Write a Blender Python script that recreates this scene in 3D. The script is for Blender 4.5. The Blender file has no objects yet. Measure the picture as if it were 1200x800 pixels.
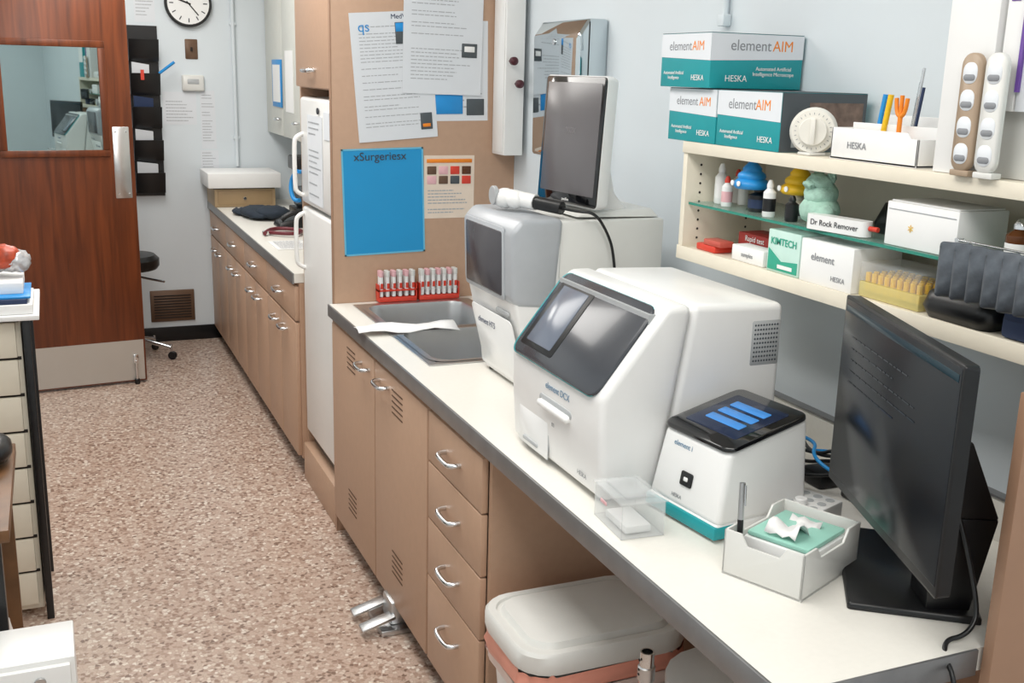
import bpy, bmesh, math, random
from mathutils import Matrix, Vector
random.seed(4)
S=bpy.context.scene
S.view_settings.view_transform='Standard'
S.view_settings.look='None'
COL=S.collection
CUR=None
# ---------------------------------------------------------------- helpers
def lin(h):
    h=h.lstrip('#'); o=[]
    for i in (0,2,4):
        c=int(h[i:i+2],16)/255
        o.append(c/12.92 if c<=.04045 else ((c+.055)/1.055)**2.4)
    return tuple(o)+(1,)
def mat(name,col,rough=.5,metal=0,alpha=1,emit=0,var=.06,scale=18,bump=0,coat=0,trans=0):
    m=bpy.data.materials.new(name); m.use_nodes=True
    nt=m.node_tree; b=nt.nodes['Principled BSDF']
    c=lin(col) if isinstance(col,str) else col
    tc=nt.nodes.new('ShaderNodeTexCoord'); n=nt.nodes.new('ShaderNodeTexNoise')
    n.inputs['Scale'].default_value=scale; n.inputs['Detail'].default_value=4
    nt.links.new(tc.outputs['Object'],n.inputs['Vector'])
    r=nt.nodes.new('ShaderNodeValToRGB')
    r.color_ramp.elements[0].position=.3; r.color_ramp.elements[1].position=.7
    r.color_ramp.elements[0].color=tuple(x*(1-var) for x in c[:3])+(1,)
    r.color_ramp.elements[1].color=c
    nt.links.new(n.outputs['Fac'],r.inputs['Fac'])
    nt.links.new(r.outputs['Color'],b.inputs['Base Color'])
    b.inputs['Roughness'].default_value=rough; b.inputs['Metallic'].default_value=metal
    b.inputs['Alpha'].default_value=alpha
    b.inputs['Transmission Weight'].default_value=trans
    b.inputs['Coat Weight'].default_value=coat
    if emit:
        nt.links.new(r.outputs['Color'],b.inputs['Emission Color']); b.inputs['Emission Strength'].default_value=emit
    if bump:
        bp=nt.nodes.new('ShaderNodeBump'); bp.inputs['Strength'].default_value=bump; bp.inputs['Distance'].default_value=.002
        n2=nt.nodes.new('ShaderNodeTexNoise'); n2.inputs['Scale'].default_value=scale*8
        nt.links.new(tc.outputs['Object'],n2.inputs['Vector'])
        nt.links.new(n2.outputs['Fac'],bp.inputs['Height']); nt.links.new(bp.outputs['Normal'],b.inputs['Normal'])
    return m
def put(ob,M=None):
    COL.objects.link(ob)
    if M is not None: ob.matrix_basis=M
    if CUR is not None:
        ob.parent=CUR.e; CUR.parts.append(ob)
    return ob
class G:
    def __init__(s,name,loc=None,rz=0):
        s.name=name;s.loc=loc;s.rz=rz;s.parts=[]
    def __enter__(s):
        global CUR
        s.e=bpy.data.objects.new(s.name,None); s.e.empty_display_size=.05; COL.objects.link(s.e)
        if s.loc is not None:
            s.e.matrix_basis=Matrix.Translation(s.loc)@Matrix.Rotation(math.radians(s.rz),4,'Z')
        CUR=s; return s
    def __exit__(s,*a):
        global CUR
        CUR=None
        if s.loc is None:
            P=[o.matrix_basis@v.co for o in s.parts if o.type=='MESH' for v in o.data.vertices]
            if P:
                c=Vector(((min(p.x for p in P)+max(p.x for p in P))/2,(min(p.y for p in P)+max(p.y for p in P))/2,min(p.z for p in P)))
                s.e.location=c
                for o in s.parts: o.matrix_basis=Matrix.Translation(-c)@o.matrix_basis
def mesh(name,V,F,m,M=None,bevel=0,seg=2,angle=35,smooth=True):
    me=bpy.data.meshes.new(name); bm=bmesh.new()
    vs=[bm.verts.new(v) for v in V]
    for f in F:
        try: bm.faces.new([vs[i] for i in f])
        except ValueError: pass
    bmesh.ops.recalc_face_normals(bm,faces=bm.faces[:])
    if bevel: bmesh.ops.bevel(bm,geom=bm.edges[:],offset=bevel,segments=seg,affect='EDGES',profile=.5,clamp_overlap=True)
    bm.to_mesh(me); bm.free()
    if smooth:
        for p in me.polygons: p.use_smooth=True
        me.set_sharp_from_angle(angle=math.radians(angle))
    me.materials.append(m)
    return put(bpy.data.objects.new(name,me),M)
def hexa(name,b,t,m,bevel=0,M=None,seg=2):
    V=list(b)+list(t)
    return mesh(name,V,[(0,1,2,3),(4,5,6,7),(0,1,5,4),(1,2,6,5),(2,3,7,6),(3,0,4,7)],m,M,bevel,seg)
def box(name,x0,x1,y0,y1,z0,z1,m,bevel=0,M=None,seg=2):
    return hexa(name,[(x0,y0,z0),(x1,y0,z0),(x1,y1,z0),(x0,y1,z0)],[(x0,y0,z1),(x1,y0,z1),(x1,y1,z1),(x0,y1,z1)],m,bevel,M,seg)
def prism(name,pts,axis,a0,a1,m,bevel=0,M=None,seg=2):
    def P(p,a):
        return (a,p[0],p[1]) if axis=='x' else (p[0],a,p[1]) if axis=='y' else (p[0],p[1],a)
    n=len(pts); V=[P(p,a0) for p in pts]+[P(p,a1) for p in pts]
    F=[tuple(range(n)),tuple(range(n,2*n))]+[(i,(i+1)%n,n+(i+1)%n,n+i) for i in range(n)]
    return mesh(name,V,F,m,M,bevel,seg)
def rr(w,h,r,n=5):
    r=max(min(r,w/2-1e-5,h/2-1e-5),1e-5); o=[]
    for cx,cy,a in ((w/2-r,h/2-r,0),(-w/2+r,h/2-r,90),(-w/2+r,-h/2+r,180),(w/2-r,-h/2+r,270)):
        for i in range(n+1):
            t=math.radians(a+90*i/n); o.append((cx+r*math.cos(t),cy+r*math.sin(t)))
    return o
def loft(name,secs,m,M=None,cap0=True,cap1=True,angle=40,n=5):
    V=[];k=4*(n+1)
    for cx,cy,w,h,r,z in secs: V+=[(cx+p[0],cy+p[1],z) for p in rr(w,h,r,n)]
    F=[]
    for s in range(len(secs)-1):
        for i in range(k): F.append((s*k+i,s*k+(i+1)%k,(s+1)*k+(i+1)%k,(s+1)*k+i))
    if cap0: F.append(tuple(range(k)))
    if cap1: F.append(tuple(range((len(secs)-1)*k,len(secs)*k)))
    return mesh(name,V,F,m,M,angle=angle)
def rplate(name,w,h,r,t,m,M):
    return loft(name,[(0,0,w,h,r,0),(0,0,w,h,r,t*.7),(0,0,w-t*.6,h-t*.6,max(r-t*.3,.0001),t)],m,M,angle=50)
def lathe(name,prof,loc,m,seg=24,M=None,angle=40):
    V=[];F=[];n=len(prof)
    for r,z in prof:
        for i in range(seg):
            a=2*math.pi*i/seg; V.append((r*math.cos(a),r*math.sin(a),z))
    for s in range(n-1):
        for i in range(seg): F.append((s*seg+i,s*seg+(i+1)%seg,(s+1)*seg+(i+1)%seg,(s+1)*seg+i))
    F.append(tuple(range(seg)));F.append(tuple(range((n-1)*seg,n*seg)))
    return mesh(name,V,F,m,Matrix.Translation(loc) if M is None else M,angle=angle)
def cyl(name,r,h,loc,m,seg=24,M=None):
    e=min(r,h)*.12
    return lathe(name,[(r-e,0),(r,e),(r,h-e),(r-e,h)],loc,m,seg,M)
def tube(name,pts,r,m,M=None,cyc=False,poly=False):
    c=bpy.data.curves.new(name,'CURVE'); c.dimensions='3D'; c.bevel_depth=r; c.bevel_resolution=3; c.use_fill_caps=True
    if poly:
        s=c.splines.new('POLY'); s.points.add(len(pts)-1)
        for p,q in zip(s.points,pts): p.co=tuple(q)+(1,)
    else:
        s=c.splines.new('NURBS'); s.points.add(len(pts)-1)
        for p,q in zip(s.points,pts): p.co=tuple(q)+(1,)
        s.use_endpoint_u=not cyc; s.order_u=3
    s.use_cyclic_u=cyc; c.materials.append(m)
    return put(bpy.data.objects.new(name,c),M)
def basis(c,right,up):
    r=Vector(right).normalized(); u=Vector(up).normalized(); n=r.cross(u).normalized(); u=n.cross(r)
    M=Matrix((( r.x,u.x,n.x,c[0]),(r.y,u.y,n.y,c[1]),(r.z,u.z,n.z,c[2]),(0,0,0,1)))
    return M
def fX(x,y,z,rot=0): return basis((x,y,z),(0,-1,0),(0,0,1))@Matrix.Rotation(math.radians(rot),4,'Z')   # faces -X
def fY(x,y,z,rot=0): return basis((x,y,z),(1,0,0),(0,0,1))@Matrix.Rotation(math.radians(rot),4,'Z')    # faces -Y
def fZ(x,y,z,rot=0): return Matrix.Translation((x,y,z))@Matrix.Rotation(math.radians(rot),4,'Z')
def text(name,s,size,m,M,al='CENTER',bold=0):
    c=bpy.data.curves.new(name,'FONT'); c.body=s; c.size=size; c.align_x=al; c.align_y='CENTER'; c.extrude=.0002; c.offset=bold
    c.materials.append(m)
    return put(bpy.data.objects.new(name,c),M)
def ink(name,w,h,n,m,M,z=.0012,fill=.8,lh=.35,seed=1):
    R=random.Random(seed); V=[];F=[]
    for i in range(n):
        y=h/2-(i+.5)*h/n; hh=h/n*lh
        if R.random()>fill: continue
        x=-w/2; end=-w/2+w*(R.uniform(.55,1))
        while x<end:
            l=min(R.uniform(.03,.1)*w,end-x); k=len(V)
            V+=[(x,y,z),(x+l,y,z),(x+l,y+hh,z),(x,y+hh,z)];F.append((k,k+1,k+2,k+3)); x+=l+w*.015
    if V: return mesh(name,V,F,m,M,smooth=False)
def blob(name,balls,m,disp=0,seed=0,M=None,sub=3):
    R=random.Random(seed); bm=bmesh.new()
    for (x,y,z,sx,sy,sz) in balls:
        bmesh.ops.create_icosphere(bm,subdivisions=sub,radius=1,matrix=Matrix.Translation((x,y,z))@Matrix.Diagonal((sx,sy,sz,1)))
    for v in bm.verts:
        if disp: v.co+=Vector((R.uniform(-1,1),R.uniform(-1,1),R.uniform(-1,1)))*disp
    me=bpy.data.meshes.new(name); bm.to_mesh(me); bm.free()
    for p in me.polygons: p.use_smooth=True
    me.materials.append(m); return put(bpy.data.objects.new(name,me),M)
# ---------------------------------------------------------------- materials
WALL=mat('wall_paint','#dbe3e8',.6,var=.03,scale=3,bump=.15)
CEIL=mat('ceiling_paint','#f0efe9',.8)
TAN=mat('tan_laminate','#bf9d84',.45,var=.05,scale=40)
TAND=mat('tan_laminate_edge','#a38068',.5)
COUNT=mat('counter_laminate','#ebe8e0',.32,var=.03,scale=90)
STEEL=mat('brushed_steel','#cdcecf',.32,metal=1,scale=8,var=.08)
CHROME=mat('chrome','#dcdee0',.14,metal=1)
MIRROR=mat('mirror','#c9d2d6',.04,metal=1,var=.01)
MIRD=mat('door_glass','#a9b9b8',.015,metal=1,var=.01)
EDGE=mat('aluminium_edge','#8f8f90',.35,metal=.6,var=.15)
WHITE=mat('white_plastic','#efefee',.32,var=.02,coat=.15)
WHITE2=mat('offwhite_plastic','#dededa',.35,var=.03)
GREYP=mat('grey_plastic','#b3b6b8',.4)
SILVER=mat('silver_plastic','#b4b8bd',.35,metal=.1)
ENAM=mat('white_enamel','#eeeeec',.3,var=.02)
CREAM=mat('cream_paint','#e9e1cf',.5,var=.04)
UPPER=mat('upper_cabinet_paint','#d5d6cf',.5,var=.04)
BLACK=mat('black_plastic','#151618',.35,var=.2)
BLACKG=mat('black_glass','#0c0d10',.08,var=.1,coat=.5)
SCR=mat('dark_screen_glass','#47454a',.25,var=.15,scale=4)
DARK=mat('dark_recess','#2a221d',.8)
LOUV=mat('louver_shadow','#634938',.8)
PAPER=mat('paper','#f0f0ef',.7,var=.02)
PAPERB=mat('paper_cool','#dfe3e8',.7,var=.02)
INK=mat('print_ink','#adb0b5',.7)
INKD=mat('dark_ink','#3a3c42',.7)
LABB=mat('label_blue_grey','#6f93b0',.6)
LABG=mat('label_grey','#8a8d92',.6)
TEAL=mat('teal_print','#1a9aa1',.45)
ORANGE=mat('orange','#f08a20',.4)
YEL=mat('yellow','#f2c21a',.4)
BLUE=mat('blue','#1f8fd6',.4)
BLUEP=mat('poster_blue','#1f97d2',.35,var=.04,scale=5)
SLEEVE=mat('sleeve_edge','#6cc0e0',.3)
BLUED=mat('navy','#26375a',.6)
RED=mat('red','#d9412f',.4)
PINK=mat('pinkish','#e8b6bb',.5)
PURP=mat('purple','#6c4a9c',.5)
GREEN=mat('green','#2ea58a',.5)
BROWN=mat('brown_metal','#6b513e',.5,metal=.2)
CARD=mat('dark_card','#4c5358',.5)
FOIL=mat('grey_foil','#6d737b',.3,metal=.35,var=.5,scale=40)
CLEAR=mat('clear_plastic','#f2f5f6',.12,alpha=.22)
GLASS=mat('shelf_glass','#a8d4c8',.05,alpha=.4)
GLASSE=mat('shelf_glass_edge','#2f8a78',.15)
LINER=mat('bin_liner_pink','#f0a38e',.35,var=.2,scale=12)
LINERW=mat('bin_liner_pale','#f1ddd6',.3,var=.15,scale=12)
AMBER=mat('amber','#5b3418',.2)
SEAF=mat('seafoam_plush','#b5dccb',.95,var=.2,scale=70,bump=1)
SCRLIT=mat('lit_screen','#646b78',.2,emit=.22,var=.1,scale=6)
SCRBLUE=mat('screen_blue','#3c7fc4',.2,emit=.4)
SCRNAVY=mat('screen_navy','#16243f',.15,emit=.15)
WOODT=mat('desk_wood','#7a5535',.4,var=.4,scale=14)
SMOKE=mat('smoked_glass','#42454b',.22,var=.08,scale=3,coat=.15)
def floor_mat():
    m=bpy.data.materials.new('terrazzo'); m.use_nodes=True; nt=m.node_tree; b=nt.nodes['Principled BSDF']
    tc=nt.nodes.new('ShaderNodeTexCoord')
    v=nt.nodes.new('ShaderNodeTexVoronoi'); v.inputs['Scale'].default_value=78
    v2=nt.nodes.new('ShaderNodeTexVoronoi'); v2.inputs['Scale'].default_value=78; v2.feature='DISTANCE_TO_EDGE'
    ns=nt.nodes.new('ShaderNodeTexNoise'); ns.inputs['Scale'].default_value=90
    mx=nt.nodes.new('ShaderNodeMixRGB'); mx.inputs['Fac'].default_value=.012
    nt.links.new(tc.outputs['Object'],ns.inputs['Vector']); nt.links.new(tc.outputs['Object'],mx.inputs[1]); nt.links.new(ns.outputs['Color'],mx.inputs[2])
    for q in (v,v2): nt.links.new(mx.outputs[0],q.inputs['Vector'])
    sep=nt.nodes.new('ShaderNodeSeparateColor'); nt.links.new(v.outputs['Color'],sep.inputs[0])
    r=nt.nodes.new('ShaderNodeValToRGB'); r.color_ramp.interpolation='CONSTANT'
    cols=[(0,'#bfa798'),(.24,'#a98f7f'),(.42,'#cfbfb1'),(.58,'#957969'),(.68,'#c2ad9e'),(.84,'#ddd2c6'),(.92,'#7f6556')]
    r.color_ramp.elements[0].color=lin(cols[0][1]); r.color_ramp.elements[1].position=cols[1][0]; r.color_ramp.elements[1].color=lin(cols[1][1])
    for p,c in cols[2:]:
        e=r.color_ramp.elements.new(p); e.color=lin(c)
    nt.links.new(sep.outputs[0],r.inputs['Fac'])
    r2=nt.nodes.new('ShaderNodeValToRGB'); r2.color_ramp.elements[0].position=.04; r2.color_ramp.elements[1].position=.1
    nt.links.new(v2.outputs['Distance'],r2.inputs['Fac'])
    m2=nt.nodes.new('ShaderNodeMixRGB'); m2.inputs[1].default_value=lin('#b49d8e')
    nt.links.new(r2.outputs['Color'],m2.inputs['Fac']); nt.links.new(r.outputs['Color'],m2.inputs[2])
    nt.links.new(m2.outputs[0],b.inputs['Base Color']); b.inputs['Roughness'].default_value=.28
    return m
TERR=floor_mat()
def wood_mat():
    m=bpy.data.materials.new('mahogany'); m.use_nodes=True; nt=m.node_tree; b=nt.nodes['Principled BSDF']
    tc=nt.nodes.new('ShaderNodeTexCoord'); mp=nt.nodes.new('ShaderNodeMapping'); mp.inputs['Scale'].default_value=(14,14,.9)
    n=nt.nodes.new('ShaderNodeTexNoise'); n.inputs['Scale'].default_value=2.2; n.inputs['Detail'].default_value=8; n.inputs['Distortion'].default_value=.6
    nt.links.new(tc.outputs['Object'],mp.inputs[0]); nt.links.new(mp.outputs[0],n.inputs['Vector'])
    r=nt.nodes.new('ShaderNodeValToRGB'); r.color_ramp.elements[0].position=.3; r.color_ramp.elements[1].position=.72
    r.color_ramp.elements[0].color=lin('#552812'); r.color_ramp.elements[1].color=lin('#7d3f1e')
    nt.links.new(n.outputs['Fac'],r.inputs['Fac']); nt.links.new(r.outputs['Color'],b.inputs['Base Color']); b.inputs['Roughness'].default_value=.35
    return m
MAHO=wood_mat()
# ---------------------------------------------------------------- room
XW=1.64; YF=7.15; ZC=2.75; XL=-.62; YB=-1.6
box('floor',XL-.1,XW+.1,YB-.1,YF+.1,-.1,0,TERR)
box('ceiling',XL-.1,XW+.1,YB-.1,YF+.1,ZC,ZC+.1,CEIL)
box('wall_right',XW,XW+.1,YB,YF,0,ZC,WALL)
box('wall_left',XL-.1,XL,YB,YF,0,ZC,WALL)
box('wall_far',XL-.1,XW+.1,YF,YF+.1,0,ZC,WALL)
box('wall_back',XL-.1,XW+.1,YB-.1,YB,0,ZC,WALL)
box('baseboard_far',XL,.97,YF-.012,YF,0,.095,BLACK,.003)
# ---------------------------------------------------------------- door (standing open, turned 6 degrees)
with G('door_1',(.405,6.215,0),6):
    o=-.41; yd=0
    box('slab',-.5+o,.415+o,yd,yd+.045,.012,2.14,MAHO,.002)
    for n,a in (('frame_top',(-.24,.295,1.83,1.865)),('frame_bottom',(-.24,.295,1.27,1.305)),('frame_left',(-.24,-.205,1.305,1.83)),('frame_right',(.26,.295,1.305,1.83))):
        box(n,a[0]+o,a[1]+o,yd-.014,yd,a[2],a[3],MAHO,.004)
    box('window_glass',-.205+o,.26+o,yd-.004,yd,1.305,1.83,MIRD)
    rplate('push_plate',.085,.38,.004,.003,STEEL,fY(.352+o,yd,1.235))
    for z in (1.07,1.4):
        for x in (.325,.38): cyl('screw',.004,.003,(0,0,0),CHROME,8,fY(x+o,yd-.003,z))
    box('kick_plate',-.48+o,.405+o,yd-.003,yd,.02,.25,mat('kick_plate_metal','#c9c6c0',.38,metal=.55,var=.06,scale=3))
    box('stop_bracket',.345+o,.372+o,yd-.02,yd-.003,.12,.17,CHROME,.003)
    cyl('stop_rod',.007,.125,(.358+o,yd-.022,.012),CHROME,10)
    cyl('stop_foot',.014,.03,(.358+o,yd-.022,.0),BLACK,12)
    for z in (.3,1.1,1.9): cyl('hinge',.009,.1,(-.507+o,yd+.02,z),STEEL,10)
# ---------------------------------------------------------------- far wall things
with G('wall_clock'):
    c=(.835,YF,2.12)
    cyl('rim',.14,.035,(0,0,0),BLACK,40,fY(c[0],YF-.001,c[2]))
    cyl('face',.124,.002,(0,0,0),PAPER,40,fY(c[0],YF-.036,c[2]))
    for i in range(12):
        M=fY(c[0],YF-.0385,c[2])@Matrix.Rotation(math.radians(30*i),4,'Z')@Matrix.Translation((0,.1,0))
        box('tick',-.003,.003,-.012,.012,0,.001,INKD,0,M)
    for a,l,w in ((70,.06,.005),(-140,.09,.0035)):
        box('hand',-w,w,-.015,l,0,.001,BLACK,0,fY(c[0],YF-.0398,c[2])@Matrix.Rotation(math.radians(a),4,'Z'))
with G('light_switch'):
    rplate('plate',.075,.12,.006,.006,BROWN,fY(.845,YF,1.85)); box('toggle',-.006,.006,-.012,.012,0,.014,DARK,.002,fY(.845,YF-.006,1.85))
with G('thermostat'):
    rplate('body',.135,.1,.012,.028,WHITE2,fY(.845,YF,1.645)); rplate('display',.07,.03,.003,.002,GREYP,fY(.845,YF-.028,1.655))
def wallpaper(name,M,w,h,n,seed,m=PAPERB):
    with G(name):
        box('sheet',-w/2,w/2,-h/2,h/2,0,.0012,m,0,M)
        ink('print',w*.84,h*.88,n,INK,M,.0018,seed=seed,lh=.25)
wallpaper('wall_notice',fY(.76,YF,1.49),.2,.2,9,2)
wallpaper('wall_notice',fY(.93,YF,1.42),.09,.36,18,3)
wallpaper('wall_notice',fY(.93,YF,1.15),.11,.16,8,4)
wallpaper('wall_notice',fY(.58,YF,2.09),.12,.18,8,14)
with G('wall_pipe'):
    tube('pipe',[(1.10,YF-.014,1.13),(1.10,YF-.014,ZC)],.012,WALL,poly=True)
    for z in (1.3,2.0): box('clip',1.08,1.12,YF-.02,YF,z,z+.02,WALL,.003)
with G('file_wall_rack'):
    box('back',.47,.645,YF-.012,YF,.95,1.98,BLACK)
    R=random.Random(3)
    for i,z in enumerate((.97,1.17,1.37,1.57,1.77)):
        hexa('pocket',[(.47,YF-.05,z),(.645,YF-.05,z),(.645,YF-.01,z),(.47,YF-.01,z)],[(.47,YF-.1,z+.13),(.645,YF-.1,z+.13),(.645,YF-.09,z+.13),(.47,YF-.09,z+.13)],BLACK,.002)
        if i in (0,1,2,3):
            e=R.uniform(0,.06)
            hexa('papers',[(.485,YF-.05,z+.02),(.62-e,YF-.05,z+.02),(.62-e,YF-.02,z+.02),(.485,YF-.02,z+.02)],[(.485,YF-.07,z+.195),(.62-e,YF-.07,z+.18),(.62-e,YF-.03,z+.18),(.485,YF-.03,z+.195)],[PAPERB,PAPERB,BLUED,PAPERB][i])
    tube('blue_pen',[(.64,YF-.08,1.70),(.73,YF-.1,1.77)],.009,BLUE,poly=True)
    box('red_label',.53,.55,YF-.104,YF-.1,1.66,1.72,RED)
with G('wall_vent'):
    rplate('frame',.275,.205,.004,.012,BROWN,fY(.655,YF,.235))
    for i in range(9): box('slat',.54,.77,YF-.016,YF-.012,.155+i*.018,.162+i*.018,DARK,.001)
with G('rolling_stool'):
    c=(.37,6.75)
    lathe('seat',[(.02,.5),(.17,.5),(.185,.52),(.185,.56),(.16,.585),(.02,.59)],(c[0],c[1],.06),BLACK,28)
    cyl('column',.022,.44,(c[0],c[1],.1),CHROME)
    for i in range(5):
        a=math.radians(72*i-20); dx,dy=math.cos(a),math.sin(a)
        tube('leg',[(c[0],c[1],.13),(c[0]+.1*dx,c[1]+.1*dy,.115),(c[0]+.23*dx,c[1]+.23*dy,.075)],.013,CHROME)
        M=basis((c[0]+.24*dx,c[1]+.24*dy,.026),(dx,dy,0),(0,0,1))@Matrix.Translation((0,0,-.012))
        cyl('caster',.026,.024,(0,0,0),BLACK,16,M)
        cyl('caster_stem',.008,.045,(c[0]+.235*dx,c[1]+.235*dy,.05),CHROME,8)
    tube('height_lever',[(c[0]+.02,c[1],.52),(c[0]+.12,c[1]-.06,.50),(c[0]+.2,c[1]-.1,.49)],.007,CHROME)
# ---------------------------------------------------------------- handles / cabinets
XF=.93
def handle(y,z,l=.1,x=None,m=CHROME):
    x=XF-.018 if x is None else x
    tube('handle',[(x,y-l/2,z),(x-.022,y-l/2,z),(x-.03,y-l/3,z-.004),(x-.03,y+l/3,z-.004),(x-.022,y+l/2,z),(x,y+l/2,z)],.007,m)
def front(name,y0,y1,z0,z1,m=TAN):
    box(name,XF-.018,XF,y0+.0025,y1-.0025,z0+.0025,z1-.0025,m,.0025)
with G('base_cabinet'):
    box('carcass_side_far',XF,XW,3.83,3.848,.08,.868,TAN)
    box('carcass_side_near',XF,XW,2.27,2.288,0,.868,TAN)
    box('carcass_divider',XF,XW,2.70,2.715,.08,.868,TAN)
    box('carcass_bottom',XF,XW,2.29,3.83,.08,.1,TAN)
    box('carcass_back',XW-.02,XW-.002,2.29,3.83,.1,.868,TAN)
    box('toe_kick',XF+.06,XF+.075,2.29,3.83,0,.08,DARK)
    box('face_rail',XF,XF+.02,2.29,3.83,.84,.868,TAN)
    front('cabinet_door_far',3.255,3.83,.085,.85); front('cabinet_door_near',2.715,3.25,.085,.85)
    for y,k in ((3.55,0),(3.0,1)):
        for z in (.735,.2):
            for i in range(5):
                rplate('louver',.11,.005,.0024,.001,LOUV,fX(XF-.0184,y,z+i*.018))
    handle(3.36,.80,.1); handle(3.14,.80,.1)
    zs=[.85,.70,.53,.355,.085]
    for i in range(4):
        front('drawer_front',2.29,2.705,zs[i+1],zs[i]); handle(2.5,(zs[i]+zs[i+1])/2 if i<3 else .26,.11)
with G('countertop'):
    z0,z1=.87,.91
    box('slab_main',.909,XW,1.10,2.925,z0,z1,COUNT)
    box('slab_end',.909,XW,3.79,3.85,z0,z1,COUNT)
    box('slab_front_strip',.909,.995,2.925,3.79,z0,z1,COUNT)
    box('slab_back_strip',1.43,XW,2.925,3.79,z0,z1,COUNT)
    box('edge_front',.902,.909,1.094,3.85,z0-.004,z1+.001,EDGE,.0015)
    box('edge_near',.909,1.27,1.094,1.10,z0-.004,z1+.001,EDGE,.0015)
    box('backsplash',XW-.02,XW,1.10,3.85,z1,.995,COUNT,.002)
    box('backsplash_cap',XW-.024,XW,1.10,3.85,.995,1.0,EDGE)
with G('double_sink'):
    z=.911
    for a in ((.985,1.44,2.915,2.945),(.985,1.44,3.765,3.80),(.985,1.015,2.945,3.765),(1.40,1.44,2.945,3.765),(1.015,1.40,3.34,3.37)):
        box('rim',a[0],a[1],a[2],a[3],z,z+.003,STEEL)
    for y0,y1 in ((2.945,3.34),(3.37,3.765)):
        cy=(y0+y1)/2; w=.385; h=y1-y0
        loft('basin',[(1.2075,cy,w+.03,h+.024,.06,z+.0045),(1.2075,cy,w-.01,h-.01,.06,z+.0045),(1.2075,cy,w-.02,h-.02,.055,z-.01),(1.2075,cy,w-.04,h-.04,.05,.76),(1.2075,cy,w-.09,h-.09,.04,.735)],STEEL,cap0=False)
        lathe('drain',[(.001,0),(.04,0),(.045,.004),(.03,.003)],(1.2075,cy,.7355),CHROME)
    cyl('faucet_base',.025,.05,(1.5,3.35,.91),CHROME)
    tube('faucet_spout',[(1.5,3.35,.95),(1.5,3.35,1.12),(1.46,3.35,1.17),(1.36,3.35,1.17),(1.33,3.35,1.12)],.011,CHROME)
    for y in (3.25,3.45): cyl('tap',.018,.05,(1.5,y,.91),CHROME)
with G('sink_foot_pedal'):
    box('valve_body',.90,.98,3.03,3.13,.02,.1,STEEL,.008)
    cyl('pipe',.012,.09,(.96,3.05,.09),CHROME); cyl('pipe',.012,.09,(.96,3.11,.09),CHROME)
    for y in (3.01,3.12):
        hexa('pedal',[(.80,y,.02),(.91,y,.05),(.91,y+.05,.05),(.80,y+.05,.02)],[(.80,y,.03),(.91,y,.062),(.91,y+.05,.062),(.80,y+.05,.03)],STEEL,.003)
    box('floor_plate',.86,.98,3.0,3.17,0,.02,STEEL,.004)
# tall panels + cabinet over fridge
with G('partition_panel'):
    box('panel',.93,XW,3.852,3.875,0,ZC-.01,TAN,.001)
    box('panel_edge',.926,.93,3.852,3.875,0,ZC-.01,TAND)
with G('partition_panel'):
    box('panel',.95,XW,4.46,4.48,0,ZC-.01,TAN)
with G('overhead_cabinet'):
    box('body',.95,XW,3.876,4.459,1.68,ZC-.01,TAN)
    box('door',.93,.95,3.88,4.455,1.685,2.55,TAN,.003)
    handle(4.17,1.75,.13,.93)
    cyl('handle_screw',.008,.004,(0,0,0),CHROME,10,fX(.93,4.13,1.75)); cyl('handle_screw',.008,.004,(0,0,0),CHROME,10,fX(.93,4.21,1.75))
with G('fridge_plinth'):
    box('plinth',.93,XW,3.876,4.459,0,.165,TAN,.002)
with G('refrigerator'):
    box('cabinet',1.0,XW-.02,3.89,4.44,.166,1.645,ENAM,.01)
    box('door_lower',.94,.995,3.89,4.44,.23,1.205,ENAM,.014,seg=3)
    box('door_freezer',.94,.995,3.89,4.44,1.22,1.645,ENAM,.014,seg=3)
    box('grille',.97,1.0,3.9,4.43,.175,.22,BLACK)
    for z0,z1 in ((.95,1.18),(1.25,1.5)):
        tube('handle',[(.945,4.4,z0),(.91,4.4,z0+.01),(.905,4.4,z0+.05),(.905,4.4,z1-.05),(.91,4.4,z1-.01),(.945,4.4,z1)],.009,ENAM)
    box('note_sheet',.9375,.939,4.05,4.3,1.24,1.58,PAPERB); ink('note_print',.2,.3,14,INK,fX(.9375,4.175,1.41),.0008,seed=6,lh=.25)
    box('magnet_note',.9375,.939,3.93,4.02,1.5,1.6,PAPERB)
    cyl('magnet',.012,.006,(0,0,0),INKD,12,fX(.9375,4.1,1.6))
# posters on panel
YP=3.852
def poster(name,x,z,w,h,rot,n,seed,extra=None,m=PAPERB,off=0):
    M=fY(x,YP-off,z,rot)
    with G(name):
        box('sheet',-w/2,w/2,-h/2,h/2,0,.001,m,0,M)
        if n: ink('print',w*.8,h*.8,n,INK,M,.0014,seed=seed,fill=.75,lh=.22)
        if extra: extra(M,w,h)
def ex1(M,w,h):
    rplate('photo',.07,.075,.002,.001,CARD,M@Matrix.Translation((.05,h/2-.075,.0016)))
    rplate('photo_sky',.066,.03,.002,.001,BLUE,M@Matrix.Translation((.05,h/2-.055,.0024)))
    text('heading','MedVet',.024,BLUED,M@Matrix.Translation((.04,h/2-.018,.0016)))
    text('logo_text','qs',.05,BLUE,M@Matrix.Translation((-w/2+.05,h/2-.05,.0016)))
    rplate('badge_low',.045,.06,.002,.001,CARD,M@Matrix.Translation((w/2-.04,-h/2+.06,.0015)))
    rplate('badge_orange',.03,.012,.002,.001,ORANGE,M@Matrix.Translation((w/2-.04,-h/2+.045,.0026)))
def ex2(M,w,h):
    rplate('badge',.06,.05,.002,.001,CARD,M@Matrix.Translation((w/2-.05,-h/2+.16,.0015)))
    rplate('badge_light',.04,.02,.002,.001,PAPER,M@Matrix.Translation((w/2-.05,-h/2+.165,.0026)))
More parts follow.
